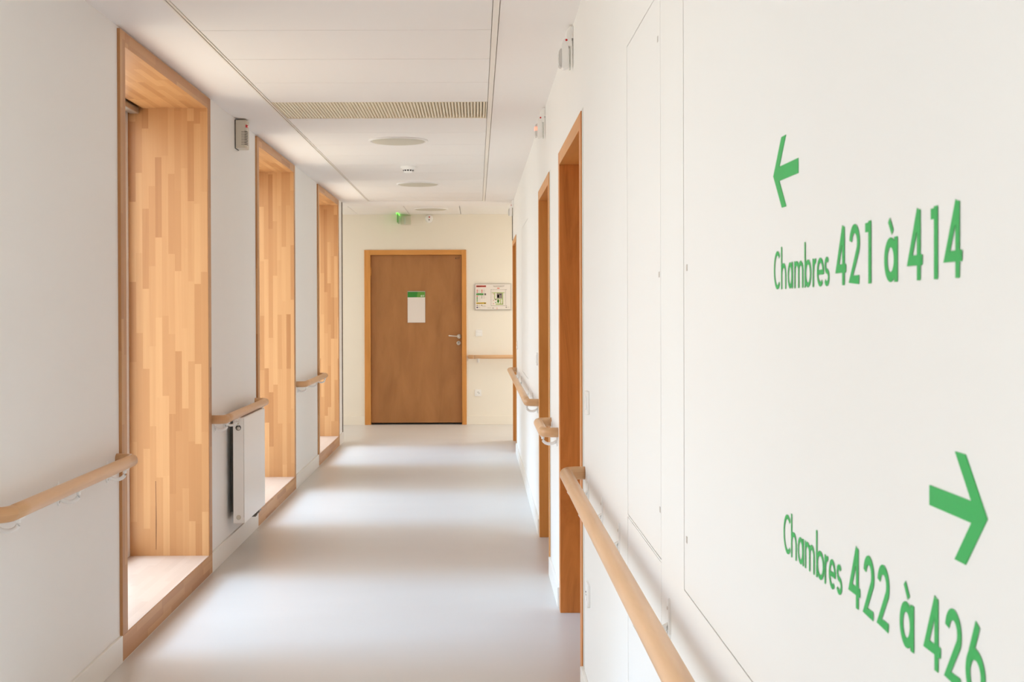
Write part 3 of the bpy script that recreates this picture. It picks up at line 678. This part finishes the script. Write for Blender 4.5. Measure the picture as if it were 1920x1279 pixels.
MB().lathe([(0.007, -0.04), (0.007, -0.046), (0, -0.0465)], (0.002, 0, -0.014), 'y', 16).build('sound_hole', M_DARK, t)

# ------------------------------------------------------------------ ceiling things
t = thing('ceiling_grille', 'beige ribbed ventilation grille set between the white ceiling trays', 'air vent', (PX0+0.02, GY0, ZC))
gw = PX1-0.030-(PX0+0.022)
m = MB().box(0.002, gw, 0.003, 0.009, 0.002, 0.03).box(0.002, gw, 0.591, 0.597, 0.002, 0.03).box(0.002, 0.008, 0.003, 0.597, 0.002, 0.03).box(gw-0.006, gw, 0.003, 0.597, 0.002, 0.03)
m.build('frame', M_GRIL, t)
m = MB(); n = 66
for k in range(n):
    x = 0.008+(gw-0.014)*(k+0.5)/n; m.prism([(x-0.0062, 0.004), (x-0.003, 0.003), (x+0.0035, 0.006), (x+0.0062, 0.016), (x-0.0062, 0.016)], 'y', 0.009, 0.591)
m.build('slats', M_GRIL, t)
MB().box(0.004, gw, 0.005, 0.595, 0.024, 0.03).build('backing', M_GRILB, t)
def downlight(x, y, z, label, dim=1.0):
    t = thing('ceiling_light', label, 'ceiling light', (x, y, z), 0, 'round ceiling lights')
    t2 = MB().lathe([(0.198, 0.002), (0.197, -0.006), (0.190, -0.009), (0.180, -0.006), (0.178, 0.001)], (0, 0, 0), 'z', 64).build('ring', M_TRAY, t)
    MB().lathe([(0.1795, -0.001), (0.170, -0.010), (0.12, -0.014), (0, -0.0155)], (0, 0, 0), 'z', 64).build('diffuser', M_DISC, t)
downlight(-0.522, 8.565, ZC, 'large round ceiling light just beyond the ribbed grille')
downlight(-0.522, 11.53, ZC, 'round ceiling light beyond the smoke detector')
downlight(-0.522, 14.63, 2.541, 'faint round ceiling light over the far cross corridor')
t = thing('smoke_detector', 'small white smoke detector on ceiling between two round lights', 'smoke detector', (-0.538, 10.12, ZC))
MB().lathe([(0.062, 0.002), (0.062, -0.010), (0.050, -0.014)], (0, 0, 0), 'z', 36).build('base', M_PLAST, t)
MB().lathe([(0.050, -0.013), (0.050, -0.022)], (0, 0, 0), 'z', 36).lathe([(0.046, -0.026), (0.034, -0.042), (0.026, -0.050), (0, -0.052)], (0, 0, 0), 'z', 36).lathe([(0.050, -0.022), (0.046, -0.026)], (0, 0, 0), 'z', 36).build('chamber', M_PLAST, t)
m = MB()
for k in range(12):
    a = k*math.pi/6; r = 0.0435; c_, s_ = math.cos(a), math.sin(a)
    q = [(c_*rr_-s_*w_, s_*rr_+c_*w_, zz) for rr_, w_, zz in ((0.0455, -0.008, -0.028), (0.0455, 0.008, -0.028), (0.0385, 0.007, -0.038), (0.0385, -0.007, -0.038))]
    m.face(q)
m.build('vent_slots', M_DARK, t, merge='flat')
